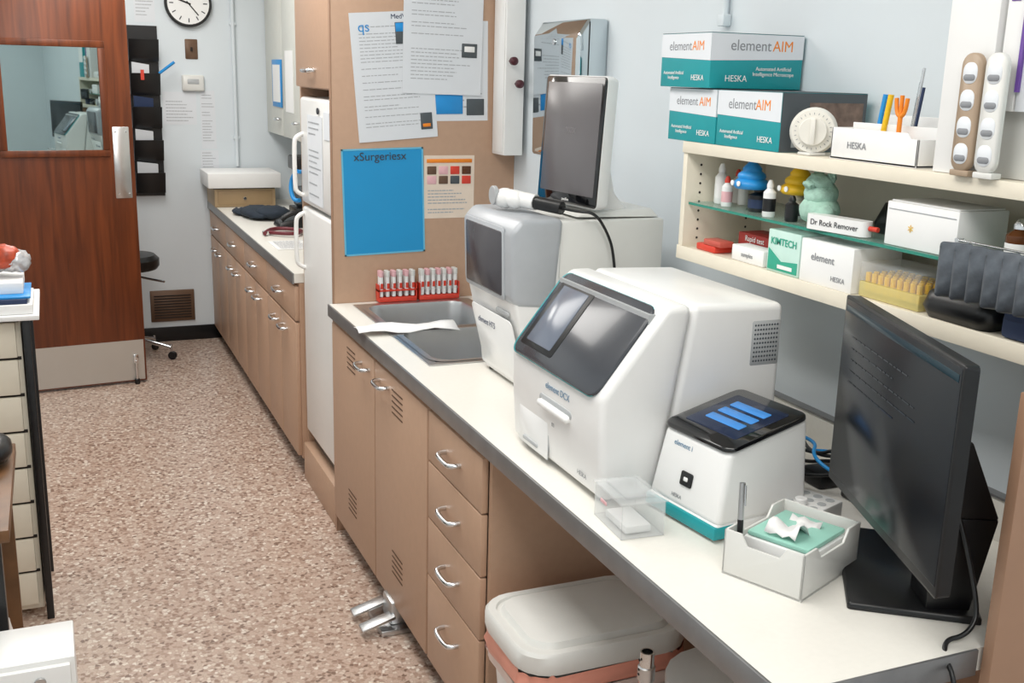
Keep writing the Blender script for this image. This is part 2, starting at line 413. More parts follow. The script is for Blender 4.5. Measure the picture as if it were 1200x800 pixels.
def ex3(M,w,h):
    rplate('photo',.11,.07,.002,.001,BLUE,M@Matrix.Translation((-w/2+.06,-h/2+.06,.0015)))
    rplate('photo_side',.07,.06,.002,.001,CARD,M@Matrix.Translation((w/2-.05,-h/2+.05,.0015)))
def ex4(M,w,h):
    text('handwriting','xSurgeriesx',.042,INKD,M@Matrix.Translation((-.01,h/2-.03,.0025)))
    for a in ((-w/2,-w/2+.006,-h/2,h/2),(w/2-.006,w/2,-h/2,h/2),(-w/2,w/2,-h/2,-h/2+.006),(-w/2,w/2,h/2-.006,h/2)):
        box('sleeve_edge',a[0],a[1],a[2],a[3],.001,.002,SLEEVE,0,M)
def ex5(M,w,h):
    rplate('title_bar',w*.9,.014,.002,.001,ORANGE,M@Matrix.Translation((0,h/2-.02,.0015)))
    R=random.Random(5)
    for i in range(4):
        for j in range(2):
            rplate('photo',.036,.03,.002,.001,[RED,AMBER,PINK,CARD,BROWN][R.randrange(5)],M@Matrix.Translation((-w/2+.03+i*.046,h/2-.055-j*.036,.0015)))
    ink('print',w*.85,h*.4,8,INK,M@Matrix.Translation((0,-h*.24,0)),.0014,seed=31)
poster('printed_notice',1.16,1.735,.3,.45,4.5,30,11,ex1,off=.002)
poster('printed_notice',1.415,1.76,.215,.36,1,12,13,ex3)
poster('printed_notice',1.345,1.905,.305,.46,-1,28,12,ex2,off=.0045)
poster('blue_poster',1.12,1.285,.31,.39,1.5,0,0,ex4,m=BLUEP,off=.001)
poster('illustrated_poster',1.375,1.335,.2,.235,0,0,0,ex5,m=mat('poster_cream','#ead9c8',.6))
# far cabinets
with G('base_cabinet'):
    box('carcass',.93,XW,4.485,YF,.08,.868,TAN)
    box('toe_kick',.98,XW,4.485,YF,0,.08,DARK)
    n=4; L=(YF-.02-4.49)/n
    for i in range(n):
        y0=4.49+i*L; y1=y0+L
        front('drawer_front',y0,y1,.70,.855)
        handle((y0+y1)/2,.78,.12)
        front('door_a',y0,(y0+y1)/2,.09,.695); front('door_b',(y0+y1)/2,y1,.09,.695)
        handle((y0+y1)/2-.1,.63,.1); handle((y0+y1)/2+.1,.63,.1)
with G('countertop'):
    box('slab',.909,XW,4.485,YF,.87,.91,COUNT); box('edge',.902,.909,4.485,YF,.866,.911,EDGE)
    box('backsplash',XW-.02,XW,4.485,YF,.91,1.0,COUNT)
with G('upper_wall_cabinet'):
    box('body',1.32,XW,4.485,YF,1.345,ZC-.01,UPPER)
    for i in range(5):
        y0=4.5+i*.53; box('door',1.30,1.32,y0,y0+.52,1.35,2.6,UPPER,.004)
        handle(y0+.1,1.45,.08,1.30)
    box('blue_frame',1.292,1.30,6.62,6.9,1.52,1.8,BLUE,.002); box('blue_frame_sheet',1.29,1.292,6.65,6.87,1.55,1.77,PAPER)
    box('notice_sheet',1.297,1.30,6.3,6.52,1.5,1.85,PAPER)
with G('paper_tray_box'):
    box('drawer_box',.90,1.27,6.78,7.12,.911,1.02,mat('beige_wood','#b89f7c',.5),.004)
    box('drawer_front',.92,1.25,6.772,6.78,.925,1.01,mat('beige_wood_front','#a68c69',.5),.002); cyl('knob',.01,.015,(0,0,0),CHROME,12,fY(1.08,6.772,.965))
    box('lid_slab',.86,1.30,6.74,7.12,1.03,1.12,PAPER,.004); box('spacer',.9,1.27,6.8,7.1,1.02,1.03,INKD)
with G('coffee_maker'):
    box('base',1.30,1.55,6.3,6.52,.911,.95,BLACK,.008); box('column',1.45,1.55,6.3,6.52,.95,1.2,BLACK,.008); box('head',1.30,1.55,6.3,6.52,1.17,1.25,BLACK,.01)
    lathe('carafe',[(.04,0),(.06,.02),(.06,.09),(.045,.12)],(1.37,6.41,.951),CARD)
with G('dark_cloth'):
    blob('cloth',[(1.08,6.3,.94,.1,.2,.03),(1.14,6.2,.95,.1,.13,.035),(1.02,6.42,.93,.07,.1,.02)],mat('dark_cloth','#26303c',.9),.006,2)
with G('desk_phone'):
    hexa('base',[(1.10,5.80,.911),(1.28,5.80,.911),(1.28,5.97,.911),(1.10,5.97,.911)],[(1.11,5.81,.94),(1.28,5.81,.98),(1.28,5.96,.98),(1.11,5.96,.94)],BLACK,.006)
    tube('handset',[(1.12,5.83,.955),(1.16,5.825,.99),(1.24,5.825,.995),(1.28,5.83,.985)],.014,BLACK)
with G('stethoscope'):
    tube('tubing',[(1.0,5.6,.925),(1.1,5.45,.93),(1.2,5.6,.925),(1.12,5.72,.925),(1.02,5.7,.925),(.98,5.55,.925)],.01,mat('maroon','#6a1f2a',.4))
    cyl('chest_piece',.025,.02,(1.0,5.6,.911),CHROME)
with G('paper_sheet'):
    box('sheet',.96,1.2,5.1,5.37,.911,.914,PAPER); ink('print',.2,.24,12,INK,fZ(1.08,5.23,.914),.0008)
with G('blue_tubing_loop'):
    tube('loop',[(.935,4.49,1.34),(.925,4.54,1.32),(.915,4.55,1.26),(.925,4.52,1.21),(.94,4.49,1.22)],.009,BLUE)
    box('hook',.94,.96,4.481,4.50,1.33,1.345,BLUE,.002)
# ---------------------------------------------------------------- wall devices
with G('paper_towel_dispenser'):
    prism('shell',[(1.54,1.49),(1.62,1.46),(XW,1.46),(XW,1.93),(1.57,1.93),(1.535,1.88)],'y',3.12,3.47,MIRROR,.012,seg=3)
    box('slot',1.55,1.6,3.2,3.4,1.455,1.47,BLACK)
    box('side_seam',1.57,1.574,3.1185,3.12,1.48,1.92,BLACK)
    cyl('lock',.01,.004,(0,0,0),CHROME,12,fX(1.535,3.3,1.86))
with G('electrical_box'):
    box('body',1.545,1.62,3.73,3.851,1.46,2.5,ENAM,.004)
    box('lid_seam',1.542,1.545,3.74,3.84,1.47,2.49,ENAM,.001)
with G('wall_hook_knob'):
    for x,z in ((1.56,1.80),(1.585,1.72)):
        lathe('knob',[(.004,0),(.006,.02),(.015,.03),(.015,.045),(.005,.052)],(0,0,0),mat('maroon_knob','#4b1a24',.4),16,fY(x,3.729,z))
with G('electrical_conduit'):
    tube('pipe',[(XW-.012,2.46,1.9),(XW-.012,2.46,ZC-.002)],.009,WALL,poly=True); box('coupling',XW-.026,XW-.001,2.445,2.475,1.89,1.92,WALL,.003)
# ---------------------------------------------------------------- blood tube racks
for k,xc in enumerate((1.16,1.325)):
    with G('test_tube_rack'):
        w=.15 if k==0 else .16
        box('base',xc-w/2,xc+w/2,3.805,3.845,.914,.932,RED,.003)
        box('grid',xc-w/2,xc+w/2,3.805,3.845,.955,.961,RED if k==0 else CLEAR)
        box('end_a',xc-w/2,xc-w/2+.004,3.805,3.845,.93,.98,RED); box('end_b',xc+w/2-.004,xc+w/2,3.805,3.845,.93,.98,RED)
        for i in range(6 if k==0 else 7):
            x=xc-w/2+.013+i*(.0245 if k==0 else .022)
            for y in (3.815,3.836):
                cyl('tube',.0075,.075,(x,y,.934),PAPER,10); cyl('tube_cap',.009,.022,(x,y,1.009),[PINK,WHITE2][(i+k)%2],10)
                box('tube_label',x-.005,x+.005,y-.0085,y-.0074,.965,.985,RED)
with G('disposable_towel'):
    V=[];F=[];R=random.Random(3)
    for i in range(9):
        for j in range(6):
            V.append((-.17+.34*i/8,-.055+.11*j/5,.006+.006*math.sin(i*1.3+j*.9)+R.uniform(0,.003)))
    for i in range(8):
        for j in range(5): a=i*6+j; F.append((a,a+1,a+7,a+6))
    o=mesh('sheet',V,F,PAPER,fZ(1.055,3.36,.918,-6)); o.modifiers.new('s','SOLIDIFY').thickness=.002
# ---------------------------------------------------------------- hematology analyser
with G('hematology_analyzer'):
    y0,y1=2.53,2.88
    box('rear_body',1.215,1.53,y0+.005,y1-.005,.925,1.385,WHITE2,.008)
    prism('front_shell',[(1.135,.925),(1.22,.925),(1.22,1.37),(1.12,1.37),(1.09,1.30),(1.088,1.17),(1.10,1.12),(1.125,1.03)],'y',y0,y1,WHITE,.012,seg=3)
    prism('silver_bezel',[(1.098,1.16),(1.205,1.15),(1.222,1.392),(1.10,1.392),(1.072,1.36),(1.078,1.18)],'y',y0-.004,y1+.004,SILVER,.014,seg=3)
    M=basis((1.0755,2.715,1.27),(0,-1,0),(-.03,0,1))
    rplate('screen_frame',.285,.195,.012,.004,SILVER,M); rplate('screen',.262,.172,.006,.003,SCR,M@Matrix.Translation((0,0,.003)))
    rplate('power_button',.09,.014,.007,.004,GREYP,fX(1.094,2.62,1.132))
    text('label','element HT5',.024,BLUED,fX(1.098,2.75,1.075))
    rplate('front_panel',.3,.2,.02,.002,WHITE,basis((1.116,2.705,1.02),(0,-1,0),(-.25,0,1)))
    for x in (1.16,1.48):
        for y in (2.57,2.84): cyl('foot',.014,.016,(x,y,.91),BLACK,12)
with G('touchscreen_computer'):
    B=basis((1.302,2.665,1.585),(.13,-.99,0),(.06,0,1))
    loft('housing',[(0,0,.285,.335,.012,-.035),(0,0,.295,.345,.014,-.02),(0,0,.295,.345,.014,0)],WHITE,B)
    rplate('bezel',.289,.339,.012,.005,BLACKG,B)
    rplate('display',.262,.295,.003,.001,mat('standby_screen','#5f5c5e',.25,emit=.14,var=.08,scale=3),B@Matrix.Translation((0,.006,.005)))
    text('splash','xox',.03,mat('faint_logo','#6b6769',.3,emit=.14),B@Matrix.Translation((0,.03,.0062)),bold=.001)
    text('maker_mark','posiflex',.011,PAPER,B@Matrix.Translation((0,-.158,.0055)))
    prism('stand',[(1.325,1.395),(1.45,1.395),(1.40,1.45),(1.365,1.60),(1.34,1.64),(1.335,1.5)],'y',2.585,2.745,WHITE,.008)
    hexa('foot_plate',[(1.27,2.55,1.392),(1.52,2.55,1.387),(1.52,2.80,1.387),(1.27,2.80,1.392)],[(1.30,2.56,1.402),(1.5,2.56,1.41),(1.5,2.79,1.41),(1.30,2.79,1.402)],WHITE2,.003)
with G('barcode_scanner'):
    A=Vector((1.145,2.72,1.43)); Bp=Vector((1.235,2.57,1.415))
    blob('head',[(1.14,2.735,1.425,.032,.038,.028),(1.155,2.70,1.425,.028,.035,.026)],WHITE,0)
    d=(Bp-A).normalized()
    tube('handle',[A,A+d*.05,A+d*.09],.022,WHITE); tube('grip',[A+d*.085,Bp],.018,BLACK)
    cyl('lens_ring',.026,.012,(0,0,0),GREYP,20,basis((1.118,2.748,1.432),(0,-1,0),(0,0,1)))
    tube('cable',[Bp,(1.26,2.53,1.41),(1.30,2.505,1.41),(1.335,2.50,1.36),(1.36,2.5,1.30),(1.365,2.49,1.2)],.004,BLACK)
# ---------------------------------------------------------------- big chemistry analyser
with G('chemistry_analyzer'):
    y0,y1=1.79,2.245
    prism('front_shell',[(.972,.922),(1.10,.922),(1.16,1.318),(1.10,1.318),(.962,1.14),(.962,1.06)],'y',y0,y1,WHITE,.016,seg=4)
    prism('rear_shell',[(1.104,.922),(1.385,.922),(1.385,1.31),(1.164,1.318)],'y',y0+.003,y1-.003,WHITE,.016,seg=4)
    box('seam_core',1.07,1.2,y0+.02,y1-.02,.925,1.3,GREYP)
    u=(.138,0,.178); M=basis((1.026,2.02,1.222),(0,-1,0),u)
    rplate('glass_surround',.425,.225,.03,.004,TEAL,M@Matrix.Translation((-.006,0,.0)))
    rplate('glass',.415,.222,.028,.007,SMOKE,M)
    rplate('screen_border',.165,.172,.008,.001,BLACK,M@Matrix.Translation((-.108,.0,.007)))
    rplate('screen',.125,.15,.004,.001,SCRLIT,M@Matrix.Translation((-.108,.002,.0083)))
    text('label','element DCX',.021,LABB,fX(.9605,1.99,1.10))
    rplate('latch_recess',.16,.02,.01,.003,GREYP,fX(.9635,2.0,1.065)); rplate('latch',.15,.016,.008,.014,WHITE,fX(.9635,2.0,1.055))
    text('mark','m',.018,LABG,fX(.9625,2.01,1.02))
    rplate('drawer_seam',.16,.1,.004,.001,GREYP,fX(.9685,2.12,.975)); rplate('drawer_face',.156,.096,.004,.003,WHITE,fX(.9685,2.12,.975)); rplate('drawer_grip',.08,.01,.005,.004,GREYP,fX(.9665,2.13,.942))
    text('maker_mark','HESKA',.014,LABG,fX(.966,1.87,.955))
    for r in range(9):
        for c in range(9): rplate('vent_hole',.0045,.0045,.002,.001,CARD,fY(1.315+c*.0068,y0+.0032,1.19+r*.0095))
    rplate('vent_frame',.07,.095,.004,.0006,GREYP,fY(1.342,y0+.0033,1.228))
    for x in (1.0,1.34):
        for y in (1.83,2.2): cyl('foot',.014,.013,(x,y,.91),BLACK,12)
# ---------------------------------------------------------------- small analyser
with G('blood_gas_analyzer',(1.195,1.685,.91),7):
    hexa('base',[(-.112,-.105,.004),(.115,-.105,.004),(.115,.105,.004),(-.112,.105,.004)],[(-.112,-.106,.035),(.115,-.106,.035),(.115,.106,.035),(-.112,.106,.035)],WHITE,.006,seg=3)
    hexa('body',[(-.112,-.107,.03),(.118,-.107,.03),(.118,.107,.03),(-.112,.107,.03)],[(-.085,-.097,.172),(.112,-.097,.215),(.112,.097,.215),(-.085,.097,.172)],WHITE,.014,seg=4)
    prism('teal_skirt',[(-.117,-.107),(-.06,-.109),(-.06,.109),(-.117,.107)],'z',.006,.032,TEAL,.004)
    u=(.197,0,.043); M=basis((.012,0,.194),(0,-1,0),u)
    rplate('screen_bezel',.202,.205,.022,.008,BLACKG,M)
    rplate('display',.15,.14,.006,.001,SCRNAVY,M@Matrix.Translation((0,.004,.008)))
    for i in range(3): rplate('menu_bar',.1,.022,.003,.001,SCRBLUE,M@Matrix.Translation((0,.04-i*.032,.009)))
    Mf=basis((-.0985,0,.1),(0,-1,0),(.027,0,.142))
    rplate('card_slot',.034,.028,.004,.003,BLACK,Mf@Matrix.Translation((.0,-.01,.001))); rplate('card_slot_light',.012,.008,.002,.001,WHITE,Mf@Matrix.Translation((.0,-.01,.004)))
    text('label','element i',.015,LABB,Mf@Matrix.Translation((-.03,.05,.001)))
    text('maker_mark','HESKA',.01,LABG,Mf@Matrix.Translation((-.02,-.05,.001)))
    for x in (-.08,.08):
        for y in (-.08,.08): cyl('foot',.01,.006,(x,y,0),BLACK,10)
with G('clear_plastic_box',(.985,1.70,.91),-4):
    for n,a in (('wall_a',(-.045,.045,-.065,-.063,0,.07)),('wall_b',(-.045,.045,.063,.065,0,.07)),('wall_c',(-.045,-.043,-.063,.063,0,.07)),('wall_d',(.043,.045,-.063,.063,0,.07)),('bottom',(-.045,.045,-.065,.065,0,.003))):
        box(n,a[0],a[1],a[2],a[3],a[4]+.001,a[5],CLEAR)
    box('lid',-.049,.049,-.069,.069,.07,.074,CLEAR,.001); box('lid_rim',-.03,.03,-.05,.05,.074,.08,CLEAR,.002)
    box('contents',-.03,.025,-.05,.045,.004,.02,PAPER,.004)
    rplate('label',.03,.008,.003,.0006,PINK,fX(-.0455,.02,.045))
# ---------------------------------------------------------------- caddy
with G('gauze_caddy',(1.165,1.43,.91),24):
    W=.155;L=.205;H=.085;t=.005
    box('bottom',-L/2,L/2,-W/2,W/2,0,.005,WHITE2)
    def wall(nm,ax,a0,a1,l,low):
        pts=[(-l/2,0),(l/2,0),(l/2,H),(l*.28,H),(l*.2,H-low),(-l*.2,H-low),(-l*.28,H),(-l/2,H)]
        prism(nm,pts,ax,a0,a1,WHITE2,.0015)
    wall('wall_front','x',-L/2,-L/2+t,W,.02); wall('wall_rear','x',L/2-t,L/2,W,.001)
    wall('wall_near','y',-W/2,-W/2+t,L,.022); wall('wall_back','y',W/2-t,W/2,L,.02)
    box('gauze_stack',-.06,.075,-.065,.065,.006,.064,PAPER,.004)
    box('gauze_packet',-.055,.08,-.06,.06,.065,.074,mat('teal_packet','#9fd6c6',.5),.003)
    R=random.Random(8);V=[];F=[]
    for i in range(8):
        for j in range(6): V.append((-.05+.1*i/7,-.03+.06*j/5,.078+.022*math.sin(i*.9)*math.cos(j*.7)**2+R.uniform(0,.008)))
    for i in range(7):
        for j in range(5): a=i*6+j; F.append((a,a+1,a+7,a+6))
    o=mesh('tissue',V,F,PAPER,angle=80); o.modifiers.new('s','SOLIDIFY').thickness=.001
    tube('pen_barrel',[(-.085,.055,.006),(-.078,.062,.1)],.0055,BLACK,poly=True); tube('pen_top',[(-.078,.062,.1),(-.072,.067,.165)],.0055,STEEL,poly=True)
    tube('pen_clip',[(-.078,.057,.165),(-.084,.052,.13)],.0018,CHROME,poly=True)
with G('tube_block',(1.315,1.575,.91),20):
    box('block',-.05,.05,-.045,.045,.0,.055,WHITE,.004)
    for i in range(3):
        for j in range(3): cyl('well',.009,.0012,(-.03+i*.03,-.027+j*.027,.0548),GREYP,14)
    cyl('vial_cap',.012,.012,(-.03,.0,.0562),WHITE,12)
# ---------------------------------------------------------------- computer monitor
with G('computer_monitor'):
    d=Vector((.361,.932,0)).normalized(); c=Vector((1.197,1.265,1.222)); n=Vector((-.932,.361,0)).normalized()
    M=basis(c,-d,(0,0,1))
    loft('rear_shell',[(0,0,.2,.2,.02,-.055),(0,0,.3,.26,.02,-.035),(0,0,.478,.342,.008,-.02),(0,0,.48,.344,.006,-.002)],BLACK,M)
    rplate('bezel',.48,.344,.005,.004,BLACK,M@Matrix.Translation((0,0,-.002)))
    rplate('panel',.47,.322,.001,.001,mat('dark_lcd','#10161c',.22,var=.3,scale=3),M@Matrix.Translation((0,.006,.002)))
    Ms=M@Matrix.Translation((0,.006,.0035))
    rplate('task_header',.46,.012,.001,.0004,mat('lcd_teal','#122c36',.25,emit=.08),Ms@Matrix.Translation((0,.145,0)))
    ink('screen_rows',.3,.1,5,mat('lcd_text','#18222a',.24),Ms@Matrix.Translation((-.04,.06,0)),.0006,seed=21,lh=.12)
    Mb=Matrix.Translation((1.345,1.345,.911))@Matrix.Rotation(math.radians(-36),4,'Z')
    rplate('stand_base',.21,.33,.006,.012,BLACK,Mb)
    lo=[(1.27,1.21,.92),(1.335,1.18,.92),(1.375,1.25,.92),(1.31,1.29,.92)]
    mi=[(1.25,1.20,1.09),(1.345,1.155,1.09),(1.365,1.20,1.09),(1.27,1.25,1.09)]
    to=[(1.225,1.21,1.22),(1.29,1.175,1.22),(1.30,1.21,1.22),(1.245,1.25,1.22)]
    hexa('stand_column_low',lo,mi,BLACK,.004); hexa('stand_column_high',mi,to,BLACK,.004)
    tube('cable',[(1.29,1.2,1.12),(1.30,1.13,.97),(1.27,1.115,.925),(1.22,1.13,.916),(1.2,1.05,.87),(1.2,1.05,.6)],.004,BLACK)
with G('power_cables'):
    box('power_brick',1.46,1.58,1.72,1.79,.911,.945,BLACK,.006); box('power_strip',1.48,1.56,1.5,1.68,.911,.95,BLACK,.006)
    R=random.Random(9)
    for i,m in enumerate((BLUE,BLUE,BLACK,BLACK,BLACK,BLACK)):
        p=[(1.40+R.uniform(0,.15),1.9-.09*k+R.uniform(-.03,.03),.93+R.uniform(0,.09)) for k in range(6)]
        tube('cable',p,.004,m)
# end panel right
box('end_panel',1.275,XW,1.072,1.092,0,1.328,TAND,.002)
# ---------------------------------------------------------------- shelf unit
XS=1.40
with G('wall_shelf'):
    box('end_panel',XS,XW-.002,2.232,2.25,1.33,1.612,CREAM,.001)
    box('end_panel_near',XS,XW-.002,1.0,1.018,1.33,1.612,CREAM)
    box('bottom_shelf',XS,XW-.002,1.018,2.232,1.335,1.358,CREAM)
    box('bottom_lip',XS-.004,XS,1.0,2.25,1.330,1.362,CREAM,.001)
    box('top_shelf',XS,XW-.002,1.018,2.232,1.59,1.612,CREAM)
    box('top_lip',XS-.004,XS,1.0,2.25,1.585,1.612,CREAM,.001)
    box('back_panel',XW-.012,XW-.002,1.018,2.232,1.358,1.59,CREAM)
    box('glass_shelf',XS+.012,XW-.012,1.02,2.23,1.462,1.468,GLASS); box('glass_edge',XS+.010,XS+.012,1.02,2.23,1.462,1.468,GLASSE)
    for i in range(9):
        for x in (1.44,1.58): cyl('peg_hole',.003,.0008,(0,0,0),DARK,8,fY(x,2.2318,1.38+i*.022))
# boxes on top
ZT=1.6125
def aimbox(name,x0,x1,y0,y1,z0,h,dark=False,big=False):
    with G(name):
        z1=z0+h
        box('carton',x0,x1,y0,y1,z0,z1,TEAL,.0015)
        box('top_panel',x0,x1,y0,y1,z1,z1+.0008,CARD)
        prism('white_band_front',[(y0,z0+h*.5),(y1,z0+h*.56),(y1,z1-.001),(y0,z1-.001)],'x',x0-.0008,x0-.0002,PAPERB)
        text('logo','element',min(.032,(y1-y0)*.14),LABG,fX(x0-.001,(y0+y1)/2+.022,z0+h*.76)); text('logo_end','AIM',min(.032,(y1-y0)*.14),ORANGE,fX(x0-.001,(y0+y1)/2-.055,z0+h*.76))
        text('maker_mark','HESKA',.018,PAPER,fX(x0-.001,y0+.05,z0+h*.18))
        text('fine_print','Automated Artificial\nIntelligence',.011,PAPER,fX(x0-.001,y1-.06,z0+h*.22))
        if dark:
            box('photo_side',x0+.001,x1-.001,y0-.0008,y0-.0002,z0+.001,z1-.001,CARD)
            box('photo_print',x0+.07,x1-.01,y0-.0014,y0-.0009,z0+.035,z1-.02,mat('photo_brown','#8a7468',.5,var=.6,scale=40))
            box('white_strip',x0+.03,x1-.02,y0-.0014,y0-.0009,z0+.01,z0+.028,GREYP)
        else:
            prism('white_band_side',[(x0,z0+h*.5),(x1,z0+h*.56),(x1,z1-.001),(x0,z1-.001)],'y',y0-.0008,y0-.0002,PAPERB)
            text('logo_side','element',.034,LABG,fY((x0+x1)/2-.02,y0-.001,z0+h*.78)); text('logo_side_end','AIM',.034,ORANGE,fY((x0+x1)/2+.068,y0-.001,z0+h*.78)); text('maker_side','HESKA',.02,PAPER,fY(x0+.07,y0-.001,z0+h*.18))
            text('fine_print_side','Automated Artificial\nIntelligence Microscope',.012,PAPER,fY(x1-.08,y0-.001,z0+h*.32))
aimbox('microscope_supply_box',1.395,1.635,2.115,2.32,ZT,.122)
aimbox('microscope_supply_box',1.395,1.615,1.875,2.11,ZT,.122,dark=True)
aimbox('microscope_supply_box',1.38,1.632,2.13,2.345,ZT+.1245,.122)
with G('kitchen_timer',(1.425,1.805,ZT),0):
    M=basis((0,0,.048),(.75,-.66,0),(0,0,1))
    TW=mat('timer_white','#eeebe2',.35)
    lathe('body',[(.044,-.03),(.047,-.02),(.047,.0),(.042,.012),(.04,.012)],(0,0,0),TW,36,M)
    cyl('dial',.028,.012,(0,0,0),TW,28,M@Matrix.Translation((0,0,.012)))
    box('dial_grip',-.005,.005,-.026,.026,.024,.034,TW,.002,M)
    for i in range(24): box('tick',-.0005,.0005,.033,.037,.0122,.0128,LABG,0,M@Matrix.Rotation(math.radians(15*i),4,'Z'))
    box('foot',-.02,.02,-.02,.02,0,.006,WHITE2,.002)
with G('pen_tray'):
    x0,x1,y0,y1=1.415,1.55,1.50,1.735
    box('bottom',x0,x1,y0,y1,ZT,ZT+.004,WHITE)
    prism('front',[(y0,ZT),(y1,ZT),(y1,ZT+.06),(y0+.03,ZT+.06),(y0+.02,ZT+.05),(y0,ZT+.05)],'x',x0,x0+.004,WHITE,.001)
    box('rear',x1-.004,x1,y0,y1,ZT,ZT+.085,WHITE,.001); box('side_a',x0,x1,y0,y0+.004,ZT,ZT+.05,WHITE,.001); box('side_b',x0,x1,y1-.004,y1,ZT,ZT+.06,WHITE,.001)
    box('divider',x0+.05,x0+.054,y0,y1,ZT,ZT+.07,WHITE,.001)
    text('label','HESKA',.018,LABG,fX(x0-.001,1.66,ZT+.028))
    for y,x,m,h in ((1.675,1.47,BLUE,.125),(1.65,1.46,YEL,.125),(1.615,1.5,CHROME,.175),(1.60,1.49,BLUED,.14),(1.63,1.51,CHROME,.15)):
        tube('pen',[(x,y,ZT+.006),(x+.006,y-.012,ZT+h)],.0055 if m in (BLUE,YEL) else .003,m,poly=True)
    tube('fork_stem',[(1.445,1.585,ZT+.006),(1.445,1.585,ZT+.09)],.0045,ORANGE,poly=True)
    tube('fork_arms',[(1.445,1.599,ZT+.12),(1.445,1.597,ZT+.095),(1.445,1.585,ZT+.085),(1.445,1.573,ZT+.095),(1.445,1.571,ZT+.12)],.004,ORANGE)
    tube('fork_tip',[(1.445,1.585,ZT+.085),(1.445,1.585,ZT+.125)],.004,ORANGE,poly=True)
with G('binder_organizer'):
    box('front_face',1.405,1.63,1.345,1.45,ZT,2.35,WHITE,.002)
    box('body',1.43,1.63,1.22,1.344,ZT,2.35,WHITE2,.002)
    box('booklet',1.41,1.43,1.30,1.335,1.72,2.3,PAPER,.001); box('booklet',1.41,1.43,1.262,1.296,1.72,2.3,PAPERB,.001)
    text('spine_text','Microscope guide',.026,PURP,basis((1.409,1.318,1.98),(0,0,1),(0,1,0)))
    text('spine_text','Reference manual',.022,PURP,basis((1.409,1.28,1.98),(0,0,1),(0,1,0)))
    box('purple_spine',1.405,1.41,1.29,1.297,1.75,2.3,PURP)
for yc,m in ((1.368,mat('beige_plastic','#a8937d',.4)),(1.318,WHITE2)):
    with G('slide_mailer_holder'):
        M=fX(1.392,yc,1.715)
        rplate('plate',.044,.19,.02,.010,m,M)
        for k in range(4): rplate('slot',.030,.034,.013,.002,PAPERB,M@Matrix.Translation((0,-.066+k*.043,.009))); rplate('slot_inner',.024,.01,.005,.002,LABG,M@Matrix.Translation((0,-.073+k*.043,.0104)))
        box('foot',1.382,1.404,yc-.02,yc+.02,ZT,ZT+.01,m,.002)
with G('teal_carton'):
    box('carton',1.40,1.62,1.05,1.218,ZT,2.2,TEAL,.003); box('white_panel',1.3985,1.3995,1.06,1.195,1.75,2.0,PAPER)
# glass shelf items
ZG=1.4685
def bottle(name,x,y,z,r,h,m,cap,mc=None,lab=None):
    with G(name):
        lathe('body',[(r*.9,0),(r,.003),(r,h*.66),(r*.5,h*.76),(r*.45,h*.8)],(x,y,z),m,18)
        lathe('cap',[(r*.55,0),(r*.55,h*.08),(r*.3,h*.2),(r*.2,h*.21)],(x,y,z+h*.79),cap,16)
        if lab: lathe('label',[(r*1.01,h*.15),(r*1.01,h*.5)],(x,y,z),lab,18)
bottle('dropper_bottle',1.47,2.185,ZG,.016,.095,WHITE,WHITE,lab=PAPER)
bottle('dropper_bottle',1.45,2.13,ZG,.013,.07,WHITE,RED,lab=PINK)
bottle('dropper_bottle',1.51,2.15,ZG,.013,.085,WHITE2,CARD)
bottle('dropper_bottle',1.52,2.19,ZG,.013,.08,WHITE2,RED)
bottle('stain_bottle',1.47,2.03,ZG,.025,.056,BLACK,BLACK,lab=BLUED)
bottle('stain_bottle',1.48,1.905,ZG,.021,.052,WHITE,WHITE,lab=CARD)
bottle('dropper_bottle',1.435,1.945,ZG,.014,.08,WHITE,WHITE,lab=BLACK)
bottle('dropper_bottle',1.52,1.96,ZG,.014,.07,BLACK,BLACK)
bottle('dropper_bottle',1.435,1.865,ZG,.014,.055,BLACK,BLACK,lab=BLACK)
def swirl(name,x,y,z,m):
    with G(name):
        pr=[(.01,0),(.034,0),(.041,.009),(.041,.018),(.034,.027),(.030,.03),(.032,.038),(.030,.046),(.023,.053),(.021,.056),(.022,.062),(.016,.072),(.008,.083),(.002,.092)]
        lathe('swirl',[(a,b*.72) for a,b in pr],(x,y,z),m,24,angle=80)
        for dy in (-.01,.014): lathe('eye',[(.006,0),(.006,.002),(.003,.003)],(0,0,0),PAPER,12,fX(x-.0405,y+dy,z+.0125))
swirl('swirl_toy',1.445,2.03,ZG+.052,BLUE); swirl('swirl_toy',1.48,1.905,ZG+.0525,YEL)
with G('plush_toy'):
    q=1.32; B0=[(0,0,.035,.033,.033,.036),(0,0,.072,.028,.028,.03),(-.005,0,.1,.022,.023,.02),(-.02,0,.096,.014,.012,.01),(.005,.025,.03,.015,.02,.022),(-.01,-.025,.03,.018,.016,.022),(.005,.016,.113,.008,.006,.014),(.005,-.016,.113,.008,.006,.014)]
    blob('body',[(1.455+a*q,1.80+b*q,ZG+c*q*.68,d*q*.95,e*q*.95,f*q*.68) for a,b,c,d,e,f in B0],SEAF,.0024,3)
with G('marker_holder'):
    Mh=Matrix.Translation((1.425,1.700,ZG+.016))@Matrix.Rotation(math.radians(10),4,'Z')
    loft('block',[(0,0,.03,.15,.012,-.015),(0,0,.03,.15,.012,.015)],WHITE,Mh)
    text('handwriting','Dr Rock Remover',.016,INKD,Mh@basis((-.016,0,0),(0,-1,0),(0,0,1)))
    tube('red_tip',[(1.437,1.625,ZG+.018),(1.44,1.605,ZG+.018)],.005,RED,poly=True)
with G('black_pouch'):
    loft('pouch',[(1.53,1.64,.05,.12,.02,ZG),(1.53,1.64,.06,.13,.03,ZG+.02),(1.53,1.64,.03,.09,.014,ZG+.06)],BLACK,angle=80)
